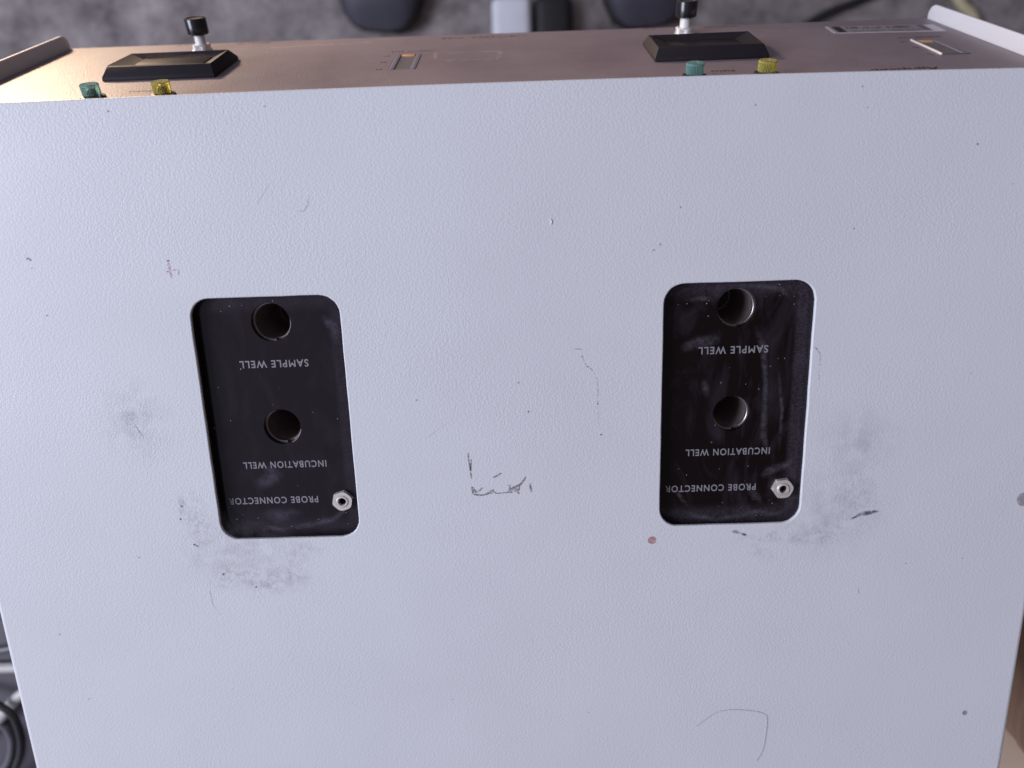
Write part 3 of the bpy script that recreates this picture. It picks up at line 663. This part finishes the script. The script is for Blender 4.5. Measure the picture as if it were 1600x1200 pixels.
# carpet level
def shoe(cx, cy, rz, lab):
    s = thing('shoe', (cx, cy, -T), lab, 'shoe', 'shoes on the carpet before the table')
    mt = Matrix.Translation((cx, cy, -T)) @ Matrix.Rotation(rz, 4, 'Z')
    # sections along the length: y from toe (0) to heel (0.30); half width, height
    sec = [(0.000, .020, .018), (.006, .034, .030), (.018, .045, .040), (.040, .053, .050), (.075, .056, .060), (.110, .053, .074), (.145, .048, .092), (.180, .043, .106), (.215, .040, .110), (.250, .039, .112), (.280, .036, .112), (.297, .026, .108), (.302, .012, .100)]
    bm = bmesh.new(); rows = []
    for y, hw, hh in sec:
        row = []
        for k in range(17):
            a = math.pi * k / 16; ex = 0.75
            row.append(bm.verts.new((hw * math.copysign(abs(math.cos(a)) ** ex, math.cos(a)), y, 0.026 + (hh - 0.026) * max(0, math.sin(a)) ** ex if hh > .026 else 0.026 + .001 * math.sin(a))))
        rows.append(row)
    for A, B_ in zip(rows, rows[1:]):
        for k in range(16): bm.faces.new((A[k], A[k + 1], B_[k + 1], B_[k]))
    for r_ in (rows[0], rows[-1]): bm.faces.new(r_)
    obj('upper', bm, M['shoe'], s, mt, ang=60)
    pts = [(-(h + .004), y) for y, h, _ in sec] ; pts = [(x, y) for x, y in pts]; pts2 = [(-x, y) for x, y in reversed(pts)]
    bm = sheet([pts + pts2], 0.027, 0.0265, 0.003)
    obj('sole', bm, M['sole'], s, mt)
    for k in range(5):
        y = .092 + k * .017; hz = .070 + k * .0088
        obj('lace', tube([(-.022, y, hz - .006), (0, y + .002, hz + .002), (.022, y, hz - .006)], .0022, 6), M['lace'], s, mt)
shoe(-0.173, 0.214, R(-6), 'dark slate shoe on carpet, standing clear of the white box')
shoe(0.197, 0.208, R(7), 'dark slate shoe on carpet, standing next to the black power brick')
wa = thing('white_adapter_box', (0.010, 0.19, -T), 'white rounded plastic box on carpet beside a black brick', 'adapter')
obj('body', nbox(-0.018, 0.036, 0.125, 0.249, -T + .001, -T + .036, .010, 4), M['whiteplastic'], wa)
obj('seam', nbox(-0.0183, 0.0363, 0.135, 0.226, -T + .018, -T + .0188), M['greycable'], wa)
ba = thing('power_brick', (0.066, 0.19, -T), 'matt black rounded power brick on carpet beside white box', 'power supply')
obj('body', nbox(0.040, 0.092, 0.120, 0.251, -T + .001, -T + .032, .012, 4), M['blackplastic'], ba)
obj('seam', nbox(0.0397, 0.0923, 0.134, 0.226, -T + .016, -T + .0168), M['black'], ba)
solo('black_cable', tube([(0.30, 0.10, -T + .006), (0.37, 0.172, -T + .006), (0.43, 0.212, -T + .006), (0.492, 0.235, -T + .006), (0.58, 0.27, -T + .006), (0.66, 0.34, -T + .006)], .0055), M['black'], 'black cable lying across the grey carpet', 'cable')
solo('ivory_cable', tube([(0.66, 0.11, -T + .007), (0.658, 0.17, -T + .007), (0.646, 0.207, -T + .007), (0.622, 0.231, -T + .007), (0.58, 0.30, -T + .007)], .0068), M['yellowcable'], 'ivory yellow cable lying on the grey carpet', 'cable')

# table level, left: charcoal tray with cables
ty = thing('charcoal_tray', (-0.36, -0.29, ZT), 'shallow charcoal plastic tray on table under loose cables', 'tray')
obj('tray_floor', nbox(-0.46, -0.235, -0.43, -0.225, ZT + .0005, ZT + .004, .001), M['tray'], ty)
for a in ((-0.46, -0.235, -0.225, -0.221), (-0.46, -0.235, -0.434, -0.430), (-0.464, -0.460, -0.434, -0.221), (-0.235, -0.231, -0.434, -0.221)):
    obj('tray_rim', nbox(a[0], a[1], a[2], a[3], ZT + .0005, ZT + .012, .001), M['tray'], ty)
zc = ZT + .0045
def lay(pix, h): return [at_z(u, v, zc + hh) for (u, v), hh in zip(pix, h if isinstance(h, (list, tuple)) else [h] * len(pix))]
solo('white_cable', tube(lay([(-150, 1052), (-60, 1046), (10, 1043), (90, 1041)], .0031), .0030), M['whitecable'], 'straight white cable laid across the charcoal tray', 'cable')
solo('white_cable', tube(lay([(-110, 1215), (-50, 1165), (0, 1122), (30, 1088), (80, 1062)], .0036), .0034), M['whitecable'], 'white cable slanting under the coiled black cable in the tray', 'cable')
solo('black_cable', tube(lay([(-130, 1075), (-50, 1083), (2, 1104), (22, 1122), (31, 1146), (33, 1166), (28, 1190), (8, 1222), (-60, 1262), (-130, 1270)], [.003, .008, .0105, .0105, .0100, .009, .008, .006, .003, .003]), .0021), M['black'], 'thin black cable coiled in a loop over the charcoal tray', 'cable')
solo('grey_cable', tube(lay([(-120, 1140), (-50, 1128), (0, 1132), (16, 1147), (19, 1168), (11, 1195), (-20, 1228), (-90, 1255)], .0030), .0024), M['greycable'], 'grey cable looped inside the black cable over the tray', 'cable')
solo('grey_cable', tube(lay([(-150, 1030), (-60, 1024), (0, 1016), (80, 1000)], .0026), .0022), M['greycable'], 'straight grey cable lying along the tray above the white one', 'cable')
# table level, right: cardboard box
bxm = Matrix.Translation((0.346, -0.262, ZT)) @ Matrix.Rotation(R(-2), 4, 'Z')
bt = thing('cardboard_box', (0.36, -0.262, ZT), 'low brown cardboard box with a rounded corner on table', 'box')
obj('body', sheet([rrect(-0.062, 0.09, -0.072, 0.11, .030, 8)], .016, .0155, .002), M['card'], bt, bxm)
obj('lid', sheet([rrect(-0.0632, 0.0912, -0.0732, 0.1112, .031, 8)], .022, .0058, .0015), M['card'], bt, bxm)
